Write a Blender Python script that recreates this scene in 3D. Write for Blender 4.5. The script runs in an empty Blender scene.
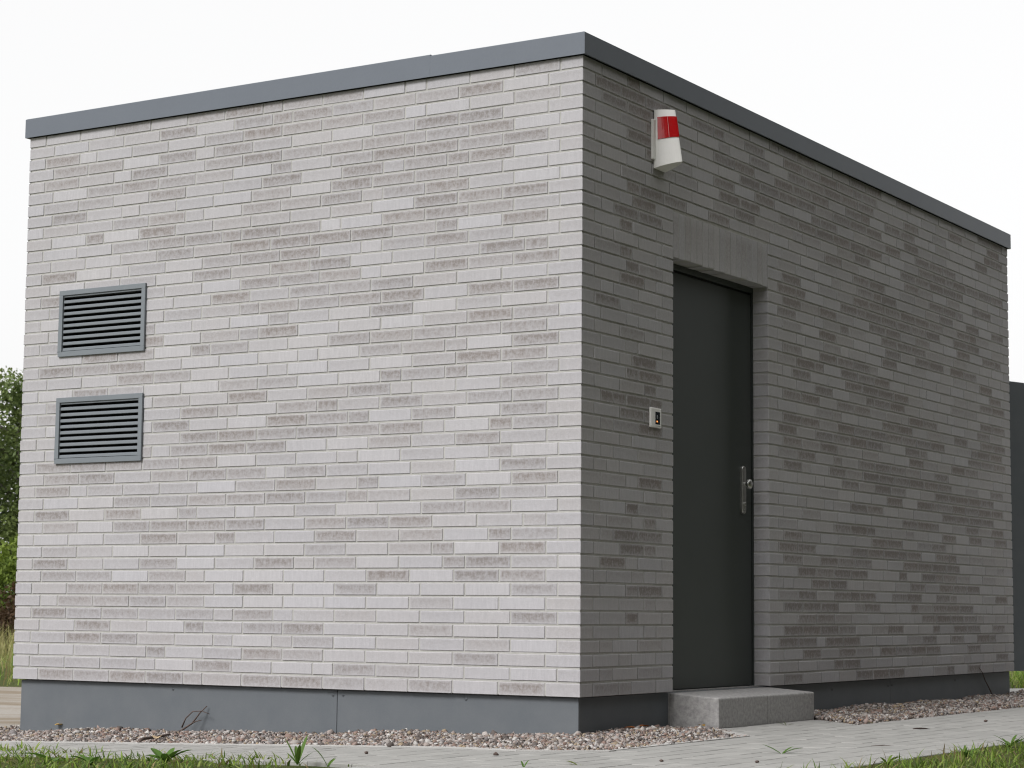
import bpy, bmesh, math, random
import numpy as np
from mathutils import Vector, Matrix, noise as mnoise

# ------------------------------------------------------------------ camera, world, sun, exposure
S = bpy.context.scene
CAM = Vector((4.7261, -8.2146, 0.3837))
YAW, PITCH, ROLL, FPX = 0.5553, 0.1074, 0.0084, 2101.3
cam_d = bpy.data.cameras.new("camera")
cam = bpy.data.objects.new("camera", cam_d)
S.collection.objects.link(cam)
S.camera = cam
fw = Vector((-math.sin(YAW) * math.cos(PITCH), math.cos(YAW) * math.cos(PITCH), math.sin(PITCH)))
r0 = Vector((math.cos(YAW), math.sin(YAW), 0))
u0 = r0.cross(fw)
rt = math.cos(ROLL) * r0 + math.sin(ROLL) * u0
up = -math.sin(ROLL) * r0 + math.cos(ROLL) * u0
M = Matrix((rt, up, -fw)).transposed().to_4x4()
M.translation = CAM
cam.matrix_world = M
cam_d.sensor_width = 36
cam_d.lens = FPX / 1024 * 36
cam_d.clip_start = 0.1
cam_d.clip_end = 2000
cam_d.dof.use_dof = True
cam_d.dof.focus_distance = 9.6
cam_d.dof.aperture_fstop = 11

SUN_EL, SUN_AZ = math.radians(40), math.atan2(-0.985, -0.13)   # the sun stands left of and behind the camera
sun_dir = Vector((math.cos(SUN_AZ) * math.cos(SUN_EL), math.sin(SUN_AZ) * math.cos(SUN_EL), math.sin(SUN_EL)))
W = bpy.data.worlds.new("World")
S.world = W
W.use_nodes = True
wn, wl = W.node_tree.nodes, W.node_tree.links
bg = wn["Background"]
sky = wn.new("ShaderNodeTexSky")
sky.sky_type = 'NISHITA'
sky.sun_disc = False
sky.sun_elevation = SUN_EL
sky.sun_rotation = math.atan2(sun_dir.x, sun_dir.y)
sky.air_density = 1.0
sky.dust_density = 4.0
hs = wn.new("ShaderNodeHueSaturation")
hs.inputs["Saturation"].default_value = 0.10
mixw = wn.new("ShaderNodeMix")
mixw.data_type = 'RGBA'
mixw.inputs[0].default_value = 0.85
mixw.inputs[7].default_value = (4.54, 4.53, 4.53, 1)          # the even white of the cloud cover
wl.new(sky.outputs[0], hs.inputs["Color"])
wl.new(hs.outputs[0], mixw.inputs[6])
wl.new(mixw.outputs[2], bg.inputs["Color"])
bg.inputs["Strength"].default_value = 0.10
sd = bpy.data.lights.new("sun", 'SUN')
sd.energy = 1.13
sd.angle = math.radians(19)
sd.color = (1.0, 0.980, 0.985)
so = bpy.data.objects.new("sun", sd)
S.collection.objects.link(so)
so.rotation_euler = (-sun_dir).to_track_quat('-Z', 'Y').to_euler()
S.cycles.pixel_filter_type = 'BLACKMAN_HARRIS'
S.cycles.filter_width = 1.15
S.view_settings.view_transform = 'Standard'
S.view_settings.look = 'None'
S.view_settings.gamma = 1
S.view_settings.exposure = 1.15

rnd = random.Random(7)
rng = np.random.default_rng(7)

# ------------------------------------------------------------------ helpers
def link(o, parent=None):
    S.collection.objects.link(o)
    if parent is not None:
        o.parent = parent
    return o

def tag(o, label=None, cat=None, group=None, kind=None):
    if label: o["label"] = label
    if cat: o["category"] = cat
    if group: o["group"] = group
    if kind: o["kind"] = kind
    return o

def thing(name, label, cat, loc=(0, 0, 0), rot=(0, 0, 0), group=None):
    o = bpy.data.objects.new(name, None)
    o.empty_display_size = 0.1
    o.location = loc
    o.rotation_euler = rot
    return tag(link(o), label, cat, group)

class MB:
    """collects faces, makes one mesh object"""
    def __init__(s):
        s.v, s.f, s.uv, s.col = [], [], [], []
    def face(s, pts, uv=None, col=None):
        b = len(s.v)
        s.v += [tuple(p) for p in pts]
        s.f.append(tuple(range(b, b + len(pts))))
        s.uv += (uv or [(0, 0)] * len(pts))
        s.col += [col or (0, 0, 0, 1)] * len(pts)
    def mesh(s, name, vs, fs):
        b = len(s.v)
        s.v += [tuple(p) for p in vs]
        for f in fs:
            s.f.append(tuple(b + i for i in f))
            s.uv += [(0, 0)] * len(f)
            s.col += [(0, 0, 0, 1)] * len(f)
    def box(s, x0, x1, y0, y1, z0, z1):
        v = [(x0, y0, z0), (x1, y0, z0), (x1, y1, z0), (x0, y1, z0), (x0, y0, z1), (x1, y0, z1), (x1, y1, z1), (x0, y1, z1)]
        s.mesh('', v, [(0, 3, 2, 1), (4, 5, 6, 7), (0, 1, 5, 4), (1, 2, 6, 5), (2, 3, 7, 6), (3, 0, 4, 7)])
        return s
    def tube(s, pts, rads, n=7, cap=True):
        pts = [Vector(p) for p in pts]
        vs, fs = [], []
        for i, p in enumerate(pts):
            d = (pts[min(i + 1, len(pts) - 1)] - pts[max(i - 1, 0)]).normalized()
            a = d.cross(Vector((0.13, 0.31, 0.94)))
            if a.length < 0.05: a = d.cross(Vector((1, 0, 0)))
            a.normalize(); b = d.cross(a)
            for k in range(n):
                t = 2 * math.pi * k / n
                vs.append(p + (a * math.cos(t) + b * math.sin(t)) * rads[i])
        for i in range(len(pts) - 1):
            for k in range(n):
                fs.append((i * n + k, i * n + (k + 1) % n, (i + 1) * n + (k + 1) % n, (i + 1) * n + k))
        if cap:
            fs.append(tuple(range(n))[::-1]); fs.append(tuple((len(pts) - 1) * n + k for k in range(n)))
        s.mesh('', vs, fs)
        return s
    def build(s, name, mat, parent=None, smooth=False, bevel=0, segs=2, origin=None):
        me = bpy.data.meshes.new(name)
        v = s.v
        if origin is not None:
            v = [(p[0] - origin[0], p[1] - origin[1], p[2] - origin[2]) for p in v]
        me.from_pydata(v, [], s.f)
        uvl = me.uv_layers.new(name="UVMap")
        uvl.data.foreach_set("uv", np.array(s.uv, dtype=np.float32).ravel())
        ca = me.color_attributes.new("pc", 'FLOAT_COLOR', 'CORNER')
        ca.data.foreach_set("color", np.array(s.col, dtype=np.float32).ravel())
        if bevel:
            bm = bmesh.new(); bm.from_mesh(me)
            bmesh.ops.remove_doubles(bm, verts=bm.verts, dist=1e-5)
            ed = [e for e in bm.edges if len(e.link_faces) == 2 and e.calc_face_angle(0) > 0.5]
            bmesh.ops.bevel(bm, geom=ed, offset=bevel, segments=segs, affect='EDGES', profile=0.5)
            bm.normal_update(); bm.to_mesh(me); bm.free()
        if smooth:
            me.polygons.foreach_set("use_smooth", [True] * len(me.polygons))
        me.materials.append(mat)
        me.update()
        o = bpy.data.objects.new(name, me)
        if origin is not None: o.location = origin
        return link(o, parent)

def np_object(name, V, F, col, mat, parent=None, smooth=False):
    """V (n,3), F (m,k) index array, col (n,4) point colours"""
    me = bpy.data.meshes.new(name)
    k = F.shape[1]
    me.vertices.add(len(V)); me.loops.add(F.size); me.polygons.add(len(F))
    me.vertices.foreach_set("co", V.astype(np.float32).ravel())
    me.loops.foreach_set("vertex_index", F.astype(np.int32).ravel())
    me.polygons.foreach_set("loop_start", np.arange(0, F.size, k, dtype=np.int32))
    if smooth: me.polygons.foreach_set("use_smooth", np.ones(len(F), dtype=bool))
    a = me.color_attributes.new("pc", 'FLOAT_COLOR', 'POINT')
    a.data.foreach_set("color", col.astype(np.float32).ravel())
    me.materials.append(mat)
    me.update(calc_edges=True)
    return link(bpy.data.objects.new(name, me), parent)

# ------------------------------------------------------------------ materials
class NT:
    def __init__(s, name):
        s.m = bpy.data.materials.new(name); s.m.use_nodes = True
        s.t = s.m.node_tree; s.p = s.t.nodes["Principled BSDF"]
    def n(s, ty, **kw):
        x = s.t.nodes.new(ty)
        for k, v in kw.items(): setattr(x, k, v)
        return x
    def l(s, a, b): s.t.links.new(a, b)
    def val(s, v, inp):
        if hasattr(v, 'links') or isinstance(v, bpy.types.NodeSocket): s.l(v, inp)
        else: inp.default_value = v
    def math(s, op, a, b=0.0, clamp=False):
        x = s.n("ShaderNodeMath", operation=op, use_clamp=clamp)
        s.val(a, x.inputs[0]); s.val(b, x.inputs[1])
        return x.outputs[0]
    def vmath(s, op, a, b):
        x = s.n("ShaderNodeVectorMath", operation=op)
        s.val(a, x.inputs[0]); s.val(b, x.inputs[1])
        return x.outputs[0]
    def pos(s): return s.n("ShaderNodeNewGeometry").outputs["Position"]
    def noise(s, vec, scale, detail=4, rough=0.55):
        x = s.n("ShaderNodeTexNoise"); s.l(vec, x.inputs["Vector"])
        x.inputs["Scale"].default_value = scale; x.inputs["Detail"].default_value = detail; x.inputs["Roughness"].default_value = rough
        return x.outputs["Fac"]
    def maprange(s, v, a, b, c, d):
        x = s.n("ShaderNodeMapRange"); s.val(v, x.inputs[0])
        for i, q in enumerate((a, b, c, d)): x.inputs[i + 1].default_value = q
        return x.outputs[0]
    def mix(s, f, a, b, blend='MIX'):
        x = s.n("ShaderNodeMix", data_type='RGBA', blend_type=blend)
        s.val(f, x.inputs[0]); s.val(a, x.inputs[6]); s.val(b, x.inputs[7])
        return x.outputs[2]
    def bump(s, h, strength, dist=0.002):
        x = s.n("ShaderNodeBump"); x.inputs["Strength"].default_value = strength; x.inputs["Distance"].default_value = dist
        s.l(h, x.inputs["Height"]); s.l(x.outputs[0], s.p.inputs["Normal"])
    def out(s, col=None, rough=0.8, metal=0.0, spec=None):
        if col is not None: s.val(col, s.p.inputs["Base Color"])
        s.val(rough, s.p.inputs["Roughness"]); s.p.inputs["Metallic"].default_value = metal
        if spec is not None: s.p.inputs["Specular IOR Level"].default_value = spec
        return s.m

def c4(r, g, b): return (r, g, b, 1)

def m_brick():
    t = NT("fired_brick")
    oi = t.n("ShaderNodeObjectInfo"); at = t.n("ShaderNodeAttribute", attribute_name="pc")
    sm = t.vmath('ADD', oi.outputs["Color"], at.outputs["Color"])
    sp = t.n("ShaderNodeSeparateXYZ"); t.l(sm, sp.inputs[0])
    tone, seed, hue = sp.outputs
    P = t.vmath('ADD', t.pos(), t.vmath('SCALE', sm, (0, 0, 0)))
    off = t.n("ShaderNodeCombineXYZ"); sc = t.math('MULTIPLY', seed, 37.0)
    for i in range(3): t.l(sc, off.inputs[i])
    P = t.vmath('ADD', t.pos(), off.outputs[0])
    st = t.noise(t.vmath('MULTIPLY', P, (1, 1, 0.16)), 95, 3)
    mo = t.noise(P, 62, 6, 0.72)
    fi = t.noise(P, 260, 3, 0.6)
    uv = t.n("ShaderNodeUVMap"); us = t.n("ShaderNodeSeparateXYZ"); t.l(uv.outputs[0], us.inputs[0])
    def edge(c, w):
        d = t.math('MINIMUM', c, t.math('SUBTRACT', 1.0, c))
        return t.maprange(t.math('ADD', d, t.math('MULTIPLY', t.math('SUBTRACT', mo, 0.5), w)), 0.0, w, 0.0, 1.0)
    ed = t.math('MULTIPLY', edge(us.outputs[0], 0.06), edge(us.outputs[1], 0.22))
    ed = t.math('MULTIPLY', t.maprange(ed, 0, 1, 0.30, 1.0), t.maprange(t.math('ADD', us.outputs[1], t.math('MULTIPLY', t.math('SUBTRACT', mo, 0.5), 1.2)), 0.0, 0.75, 0.50, 1.08))
    stain = t.maprange(t.math('ADD', t.math('MULTIPLY', mo, 0.7), t.math('MULTIPLY', st, 0.5)), 0.42, 0.74, 0.42, 1.30)
    am = t.math('MULTIPLY', t.math('MULTIPLY', tone, stain), ed, clamp=True)
    dark = t.mix(hue, c4(0.232, 0.213, 0.206), c4(0.238, 0.212, 0.200))
    light = t.mix(hue, c4(0.450, 0.443, 0.462), c4(0.458, 0.446, 0.454))
    col = t.mix(am, light, dark)
    k = t.math('ADD', t.math('MULTIPLY', t.math('SUBTRACT', st, 0.5), 0.30), t.math('MULTIPLY', t.math('SUBTRACT', fi, 0.5), 0.30))
    big = t.math('MULTIPLY', t.math('SUBTRACT', t.noise(t.pos(), 1.3, 3), 0.5), 0.16)
    k = t.math('ADD', t.math('ADD', k, big), 1.0)
    cc = t.n("ShaderNodeCombineXYZ")
    for i in range(3): t.l(k, cc.inputs[i])
    col = t.mix(1.0, col, cc.outputs[0], 'MULTIPLY')
    t.bump(t.math('ADD', t.math('MULTIPLY', st, 0.6), t.math('ADD', mo, t.math('MULTIPLY', fi, 0.5))), 0.35, 0.003)
    return t.out(col, 0.92, spec=0.25)

def m_noisy(name, a, b, s1=8, s2=60, rough=0.85, bump=0.3, bd=0.002, metal=0, spec=None, lo=0.35, hi=0.65, tint=None):
    t = NT(name); P = t.pos()
    n1, n2 = t.noise(P, s1, 5, 0.6), t.noise(P, s2, 4, 0.6)
    f = t.maprange(t.math('ADD', t.math('MULTIPLY', n1, 0.6), t.math('MULTIPLY', n2, 0.4)), lo, hi, 0, 1)
    col = t.mix(f, c4(*a), c4(*b))
    if tint:                                    # per-piece colour shift through the object colour / colour attribute
        oi = t.n("ShaderNodeObjectInfo"); at = t.n("ShaderNodeAttribute", attribute_name="pc")
        sm = t.vmath('ADD', oi.outputs["Color"], at.outputs["Color"])
        sp = t.n("ShaderNodeSeparateXYZ"); t.l(sm, sp.inputs[0])
        k = t.maprange(sp.outputs[0], 0, 1, 1 - tint, 1 + tint)
        cc = t.n("ShaderNodeCombineXYZ")
        for i in range(3): t.l(k, cc.inputs[i])
        col = t.mix(1.0, col, cc.outputs[0], 'MULTIPLY')
    if bump: t.bump(t.math('ADD', n1, n2), bump, bd)
    return t.out(col, rough, metal, spec)

def m_attr(name, rough=0.8, translucent=0.0, bump=0, spec=0.3):
    t = NT(name); at = t.n("ShaderNodeAttribute", attribute_name="pc")
    col = at.outputs["Color"]
    if bump:
        n = t.noise(t.pos(), 300, 3)
        col = t.mix(t.maprange(n, 0.3, 0.7, 0.0, 0.5), col, c4(0.20, 0.17, 0.15))
        t.bump(n, bump, 0.001)
    t.out(col, rough, spec=spec)
    if translucent:
        tr = t.n("ShaderNodeBsdfTranslucent"); t.l(col, tr.inputs["Color"])
        mx = t.n("ShaderNodeMixShader"); mx.inputs[0].default_value = translucent
        t.l(t.p.outputs[0], mx.inputs[1]); t.l(tr.outputs[0], mx.inputs[2])
        t.l(mx.outputs[0], t.t.nodes["Material Output"].inputs["Surface"])
    return t.m

MAT = dict(
    brick=m_brick(),
    mortar=m_noisy("mortar", (0.37, 0.365, 0.342), (0.46, 0.452, 0.428), 30, 300, 0.95, 0.4),
    fascia=m_noisy("grey_coated_metal", (0.125, 0.142, 0.168), (0.137, 0.155, 0.182), 3, 90, 0.42, 0.05, spec=0.45),
    plinth=m_noisy("grey_fibre_cement", (0.116, 0.130, 0.143), (0.140, 0.152, 0.163), 6, 160, 0.6, 0.15, 0.001, spec=0.35),
    vent=m_noisy("grey_louvre_paint", (0.165, 0.185, 0.203), (0.180, 0.200, 0.216), 5, 120, 0.4, 0.02, spec=0.5),
    dark=m_noisy("shade_black", (0.006, 0.006, 0.006), (0.010, 0.010, 0.010), 5, 50, 0.9, 0),  # near-black colour for the unlit depth of vents and rear doorway
    door=m_noisy("anthracite_door_paint", (0.040, 0.048, 0.045), (0.047, 0.055, 0.052), 3, 500, 0.45, 0.06, 0.0006, spec=0.35),
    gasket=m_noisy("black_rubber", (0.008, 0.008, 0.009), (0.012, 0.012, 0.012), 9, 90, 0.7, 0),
    roof=m_noisy("roof_membrane", (0.10, 0.10, 0.10), (0.15, 0.15, 0.14), 3, 60, 0.9, 0.2),
    steel=m_noisy("brushed_steel", (0.42, 0.42, 0.40), (0.52, 0.52, 0.50), 20, 200, 0.33, 0.02, metal=1.0),
    screw=m_noisy("screw_head", (0.07, 0.08, 0.09), (0.12, 0.13, 0.14), 90, 400, 0.5, 0, metal=0.3),
    white=m_noisy("white_plastic", (0.80, 0.79, 0.76), (0.84, 0.83, 0.80), 20, 120, 0.38, 0.02),
    concrete=m_noisy("step_concrete", (0.25, 0.245, 0.242), (0.45, 0.44, 0.43), 55, 620, 0.9, 0.6, 0.003, lo=0.36, hi=0.64),
    paver=m_noisy("paver_concrete", (0.290, 0.286, 0.270), (0.350, 0.345, 0.326), 5, 180, 0.9, 0.3, 0.002, tint=0.06),
    sand=m_noisy("joint_sand", (0.07, 0.064, 0.054), (0.26, 0.245, 0.22), 9, 200, 0.95, 0.3),
    edging=m_noisy("edging_concrete", (0.40, 0.395, 0.38), (0.50, 0.49, 0.47), 8, 200, 0.9, 0.3),
    bed=m_noisy("gravel_bed_soil", (0.022, 0.019, 0.017), (0.06, 0.05, 0.042), 20, 200, 0.95, 0.6),
    bark=m_noisy("grey_bark", (0.09, 0.08, 0.07), (0.20, 0.18, 0.16), 9, 60, 0.95, 0.6, 0.01),
    twig=m_noisy("dry_twig", (0.055, 0.038, 0.032), (0.15, 0.11, 0.095), 60, 300, 0.9, 0.4),
    pebble=m_attr("pebble_stone", 0.75, bump=0.3),
    grass=m_attr("grass_blade", 0.6, 0.35),
    leaf=m_attr("leaf_green", 0.55, 0.30),
    deadleaf=m_attr("dry_leaf", 0.8, 0.15),
)

def m_red():
    t = NT("red_lens"); P = t.pos()
    n = t.noise(P, 70, 2)
    t.bump(t.noise(t.vmath('MULTIPLY', P, (1, 1, 0.05)), 420, 1), 0.25, 0.001)
    t.p.inputs["Coat Weight"].default_value = 0.5
    return t.out(t.mix(n, c4(0.36, 0.003, 0.005), c4(0.46, 0.006, 0.008)), 0.22)
MAT['red'] = m_red()
def m_flat(name, col, rough=0.4, em=None):
    t = NT(name); P = t.pos(); n = t.noise(P, 200, 2)
    if em:
        t.p.inputs["Emission Color"].default_value = c4(*em[0]); t.p.inputs["Emission Strength"].default_value = em[1]
    return t.out(t.mix(n, c4(*[x * 0.95 for x in col]), c4(*col)), rough)
MAT['screen'] = m_flat("reader_screen", (0.012, 0.02, 0.03), 0.15)
MAT['chip'] = m_flat("reader_symbol", (0.25, 0.27, 0.28), 0.3)
MAT['led'] = m_flat("orange_led", (0.8, 0.25, 0.06), 0.3, ((1.0, 0.32, 0.08), 0.55))

def m_ground():
    t = NT("meadow_ground"); P = t.pos()
    a = t.noise(P, 0.9, 6, 0.65); b = t.noise(P, 25, 5, 0.7)
    c1 = t.mix(t.maprange(a, 0.35, 0.65, 0, 1), c4(0.060, 0.090, 0.022), c4(0.125, 0.125, 0.045))
    c2 = t.mix(t.maprange(b, 0.3, 0.7, 0, 0.7), c1, c4(0.045, 0.05, 0.018))
    t.bump(b, 0.8, 0.03)
    return t.out(c2, 0.95, spec=0.1)
def m_road():
    t = NT("track_sandy_gravel"); P = t.pos()
    bands = t.noise(t.vmath('MULTIPLY', P, (0.10, 1.0, 1.0)), 2.6, 4, 0.6)
    f = t.noise(P, 30, 5, 0.7)
    c1 = t.mix(t.maprange(bands, 0.4, 0.62, 0, 1), c4(0.215, 0.17, 0.115), c4(0.36, 0.335, 0.30))
    c2 = t.mix(t.maprange(f, 0.35, 0.75, 0, 0.6), c1, c4(0.20, 0.165, 0.125))
    t.bump(f, 0.7, 0.01)
    return t.out(c2, 0.95)
MAT['ground'] = m_ground(); MAT['road'] = m_road()

# ------------------------------------------------------------------ terrain, sheets
def gz(x): return -0.168 + 0.030 * min(max(x, -6.0), 0.0)

def clip(poly, a, b, c):
    """keep the side a*x + b*y <= c of a convex polygon"""
    out = []
    for i in range(len(poly)):
        p, q = poly[i], poly[(i + 1) % len(poly)]
        dp, dq = a * p[0] + b * p[1] - c, a * q[0] + b * q[1] - c
        if dp <= 1e-9: out.append(p)
        if dp * dq < -1e-16:
            t = dp / (dp - dq); out.append((p[0] + t * (q[0] - p[0]), p[1] + t * (q[1] - p[1])))
    return out
def clip_poly(poly, region):
    """clip by a counter-clockwise convex region"""
    for i in range(len(region)):
        (x0, y0), (x1, y1) = region[i], region[(i + 1) % len(region)]
        a, b = y1 - y0, x0 - x1
        poly = clip(poly, a, b, a * x0 + b * y0)
        if len(poly) < 3: return []
    return poly
def sheet(mb, poly, dz):
    for lo, hi in ((-5000, -6), (-6, 0), (0, 5000)):
        p = clip(clip(poly, 1, 0, hi), -1, 0, -lo)
        if len(p) >= 3: mb.face([(x, y, gz(x) + dz) for x, y in p])

m = MB(); sheet(m, [(-900, -900), (900, -900), (900, 900), (-900, 900)], -0.016)
tag(m.build("ground", MAT['ground']), kind='structure')
m = MB(); sheet(m, [(-40, -30), (0.1, -30), (0.1, -2.5), (-0.45, -2.024), (-3.945, -2.024), (-40, -7.0)], -0.003)
sheet(m, [(1.724, -30), (40, -30), (40, 6.245), (1.724, 6.245)], -0.003)
tag(m.build("lawn", MAT['ground']), kind='structure')
m = MB(); sheet(m, [(-3.95, -1.2), (-3.95, 7.33), (-45, -2.1), (-45, -2.2)], -0.010)
tag(m.build("dirt_track", MAT['road']), kind='structure')
m = MB(); sheet(m, [(-3.95, 6.25), (40, 6.25), (40, 17.4), (-3.95, 7.33)], -0.004)
tag(m.build("concrete_path", MAT['edging']), kind='structure')

# ------------------------------------------------------------------ the brick hut
C, W1, W2, TH = 0.0639, 3.49, 5.975, 0.016
ROWS = 46; HT = ROWS * C
JY0, JY1, LZ0, LZ1, REV = 0.902, 2.006, 2.126, 37 * C, 0.092
VX0, VX1 = -3.225, -2.618
VENTS = [(1.711, 2.068), (1.138, 1.491)]
FL = 0.026
hut = thing("brick_hut", "small flat-roofed utility hut of pale grey long bricks with a dark door and two louvres", "building", (0, 0, 0))

Z = Vector((0, 0, 1))
class Wall:
    def __init__(s, o, u, n, L): s.o, s.u, s.n, s.L = Vector(o), Vector(u), Vector(n), L
    def P(s, a, z, d=0.0): return s.o + s.u * a + Z * z + s.n * d
WL = Wall((-W1, 0, 0), (1, 0, 0), (0, -1, 0), W1)
WR = Wall((0, 0, 0), (0, 1, 0), (1, 0, 0), W2)
WB = Wall((0, W2, 0), (-1, 0, 0), (0, 1, 0), W1)
WF = Wall((-W1, W2, 0), (0, -1, 0), (-1, 0, 0), W2)
holes = {id(WL): [(VX0 + FL + W1, VX1 - FL + W1, a + FL, b - FL) for a, b in VENTS],
         id(WR): [(JY0, JY1, -1, LZ0)], id(WB): [(0.55, 1.56, -1, 2.13)], id(WF): []}
solid_out = {id(WR): [(JY0, JY1, LZ0, LZ1)]}            # the soldier course takes this field

REC = 0.0040
def core(w, parent):
    hs_ = [(h[0] - REC, h[1] + REC, h[2], h[3] + 0.001) for h in holes[id(w)]]
    xs = sorted({REC, w.L - REC} | {q for h in hs_ for q in h[:2]})
    zs = sorted({0.003, HT - 0.003} | {min(max(q, 0.003), HT - 0.003) for h in hs_ for q in h[2:]})
    def hole(i, j):
        if not (0 <= i < len(xs) - 1 and 0 <= j < len(zs) - 1): return True
        a, z = (xs[i] + xs[i + 1]) / 2, (zs[j] + zs[j + 1]) / 2
        return any(h[0] < a < h[1] and h[2] < z < h[3] for h in hs_)
    mb = MB(); D = -0.22
    for i in range(len(xs) - 1):
        for j in range(len(zs) - 1):
            if hole(i, j): continue
            a0, a1, z0, z1 = xs[i], xs[i + 1], zs[j], zs[j + 1]
            mb.face([w.P(a0, z0, -REC), w.P(a1, z0, -REC), w.P(a1, z1, -REC), w.P(a0, z1, -REC)])
            for di, dj, p, q in ((-1, 0, (a0, z1), (a0, z0)), (1, 0, (a1, z0), (a1, z1)), (0, -1, (a0, z0), (a1, z0)), (0, 1, (a1, z1), (a0, z1))):
                if hole(i + di, j + dj) and 0 <= i + di < len(xs) - 1:
                    mb.face([w.P(*p, -REC), w.P(*p, D), w.P(*q, D), w.P(*q, -REC)])
    return mb.build("wall", MAT['mortar'], parent)
wall_obj = {id(w): core(w, hut) for w in (WL, WR, WB, WF)}

def piece(mb, w, a0, a1, z0, z1, e0='n', e1='n', col=(0, 0, 0, 1), d=0.0, th=TH):
    """one brick slip; e0/e1: n = free end, o = owner of an outer corner, j = joined to the corner's owner"""
    c = 0.0022
    def q(a, z, dd): return w.P(a, z, dd + d)
    j = lambda: rnd.uniform(-0.0006, 0.0006)
    f0 = a0 if e0 == 'j' else a0 + c + j()
    f1 = a1 if e1 == 'j' else a1 - c + j()
    fz0, fz1 = z0 + c + j(), z1 - c + j()
    if e0 == 'j': f0 = a0 + c
    if e1 == 'j': f1 = a1 - c
    lo0 = a0 + (c if e0 == 'j' else 0); hi1 = a1 - (c if e1 == 'j' else 0)
    F = [(f0, fz0, 0), (f1, fz0, 0), (f1, fz1, 0), (f0, fz1, 0)]
    Mi = [(lo0, z0, -c), (hi1, z0, -c), (hi1, z1, -c), (lo0, z1, -c)]
    B = [(lo0, z0, -th), (hi1, z0, -th), (hi1, z1, -th), (lo0, z1, -th)]
    def uv(p): return ((p[0] - a0) / (a1 - a0), (p[1] - z0) / (z1 - z0))
    def add(ps): mb.face([q(*p) for p in ps], [uv(p) for p in ps], col)
    add(F)
    for i in range(4):
        k = (i + 1) % 4
        if (i == 1 and e1 == 'j') or (i == 3 and e0 == 'j'): continue
        add([Mi[i], Mi[k], F[k], F[i]])
        if (i == 1 and e1 == 'o') or (i == 3 and e0 == 'o'): continue
        add([B[i], B[k], Mi[k], Mi[i]])

JH = 0.008
LEN = {'S': 0.240, 'H': 0.115, 'Q': 0.1775}
def layout(L, k0, k1, prev, rr):
    """bricks of one course: list of (start, end) on 0..L, stretched a touch to fit"""
    best = None
    for h in (1, 2, 3, 0):
        n = round((L - LEN[k0] - LEN[k1] - JH - h * (LEN['H'] + JH)) / 0.25)
        if n < 0: continue
        tot = LEN[k0] + LEN[k1] + n * 0.24 + h * LEN['H'] + JH * (n + h + 1)
        s = (L - JH * (n + h + 1)) / (tot - JH * (n + h + 1))
        cost = abs(s - 1) * 40 + {0: 0.6, 1: 0.05, 2: 0, 3: 0.25}[h] + rr.random() * 0.25
        if best is None or cost < best[0]: best = (cost, h, n, s)
    _, h, n, s = best
    bb = None
    for _t in range(40):
        seq = ['S'] * n + ['H'] * h
        rr.shuffle(seq)
        seq = [k0] + seq + [k1]
        a, out = 0.0, []
        for k in seq:
            b = a + LEN[k] * s; out.append((a, b, k)); a = b + JH
        js = [o[1] for o in out[:-1]]
        sc = sum(1 for q in js if any(abs(q - p) < 0.035 for p in prev)) + sum(2 for i in range(len(seq) - 1) if seq[i] == seq[i + 1] == 'H')
        if bb is None or sc < bb[0]: bb = (sc, out, js)
        if sc == 0: break
    return bb[1], bb[2]

def minus(rects, h):
    out = []
    for (a, b, z0, z1) in rects:
        A, B, Z0, Z1 = h
        if b <= A or a >= B or z1 <= Z0 or z0 >= Z1: out.append((a, b, z0, z1)); continue
        if a < A: out.append((a, A, z0, z1))
        if b > B: out.append((B, b, z0, z1))
        if z0 < Z0: out.append((max(a, A), min(b, B), z0, Z0))
        if z1 > Z1: out.append((max(a, A), min(b, B), Z1, z1))
    return [r for r in out if r[1] - r[0] > 0.012 and r[3] - r[2] > 0.012]

bricks = []          # (wall id, [(wall, a0, a1, z0, z1, e0, e1)], colour)
def tone(rr, last, pd, q, pk):
    x = rr.random()
    p = pd + (0.10 if last > 0.6 else 0) + 0.55 * mnoise.noise(q)
    if x < p: return rr.uniform(0.62, 1.0) * pk
    if x < p + 0.24: return rr.uniform(0.25, 0.55)
    return rr.uniform(0.0, 0.24)
def colour(rr, t): return (t, rr.random(), rr.random(), 1)

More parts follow.
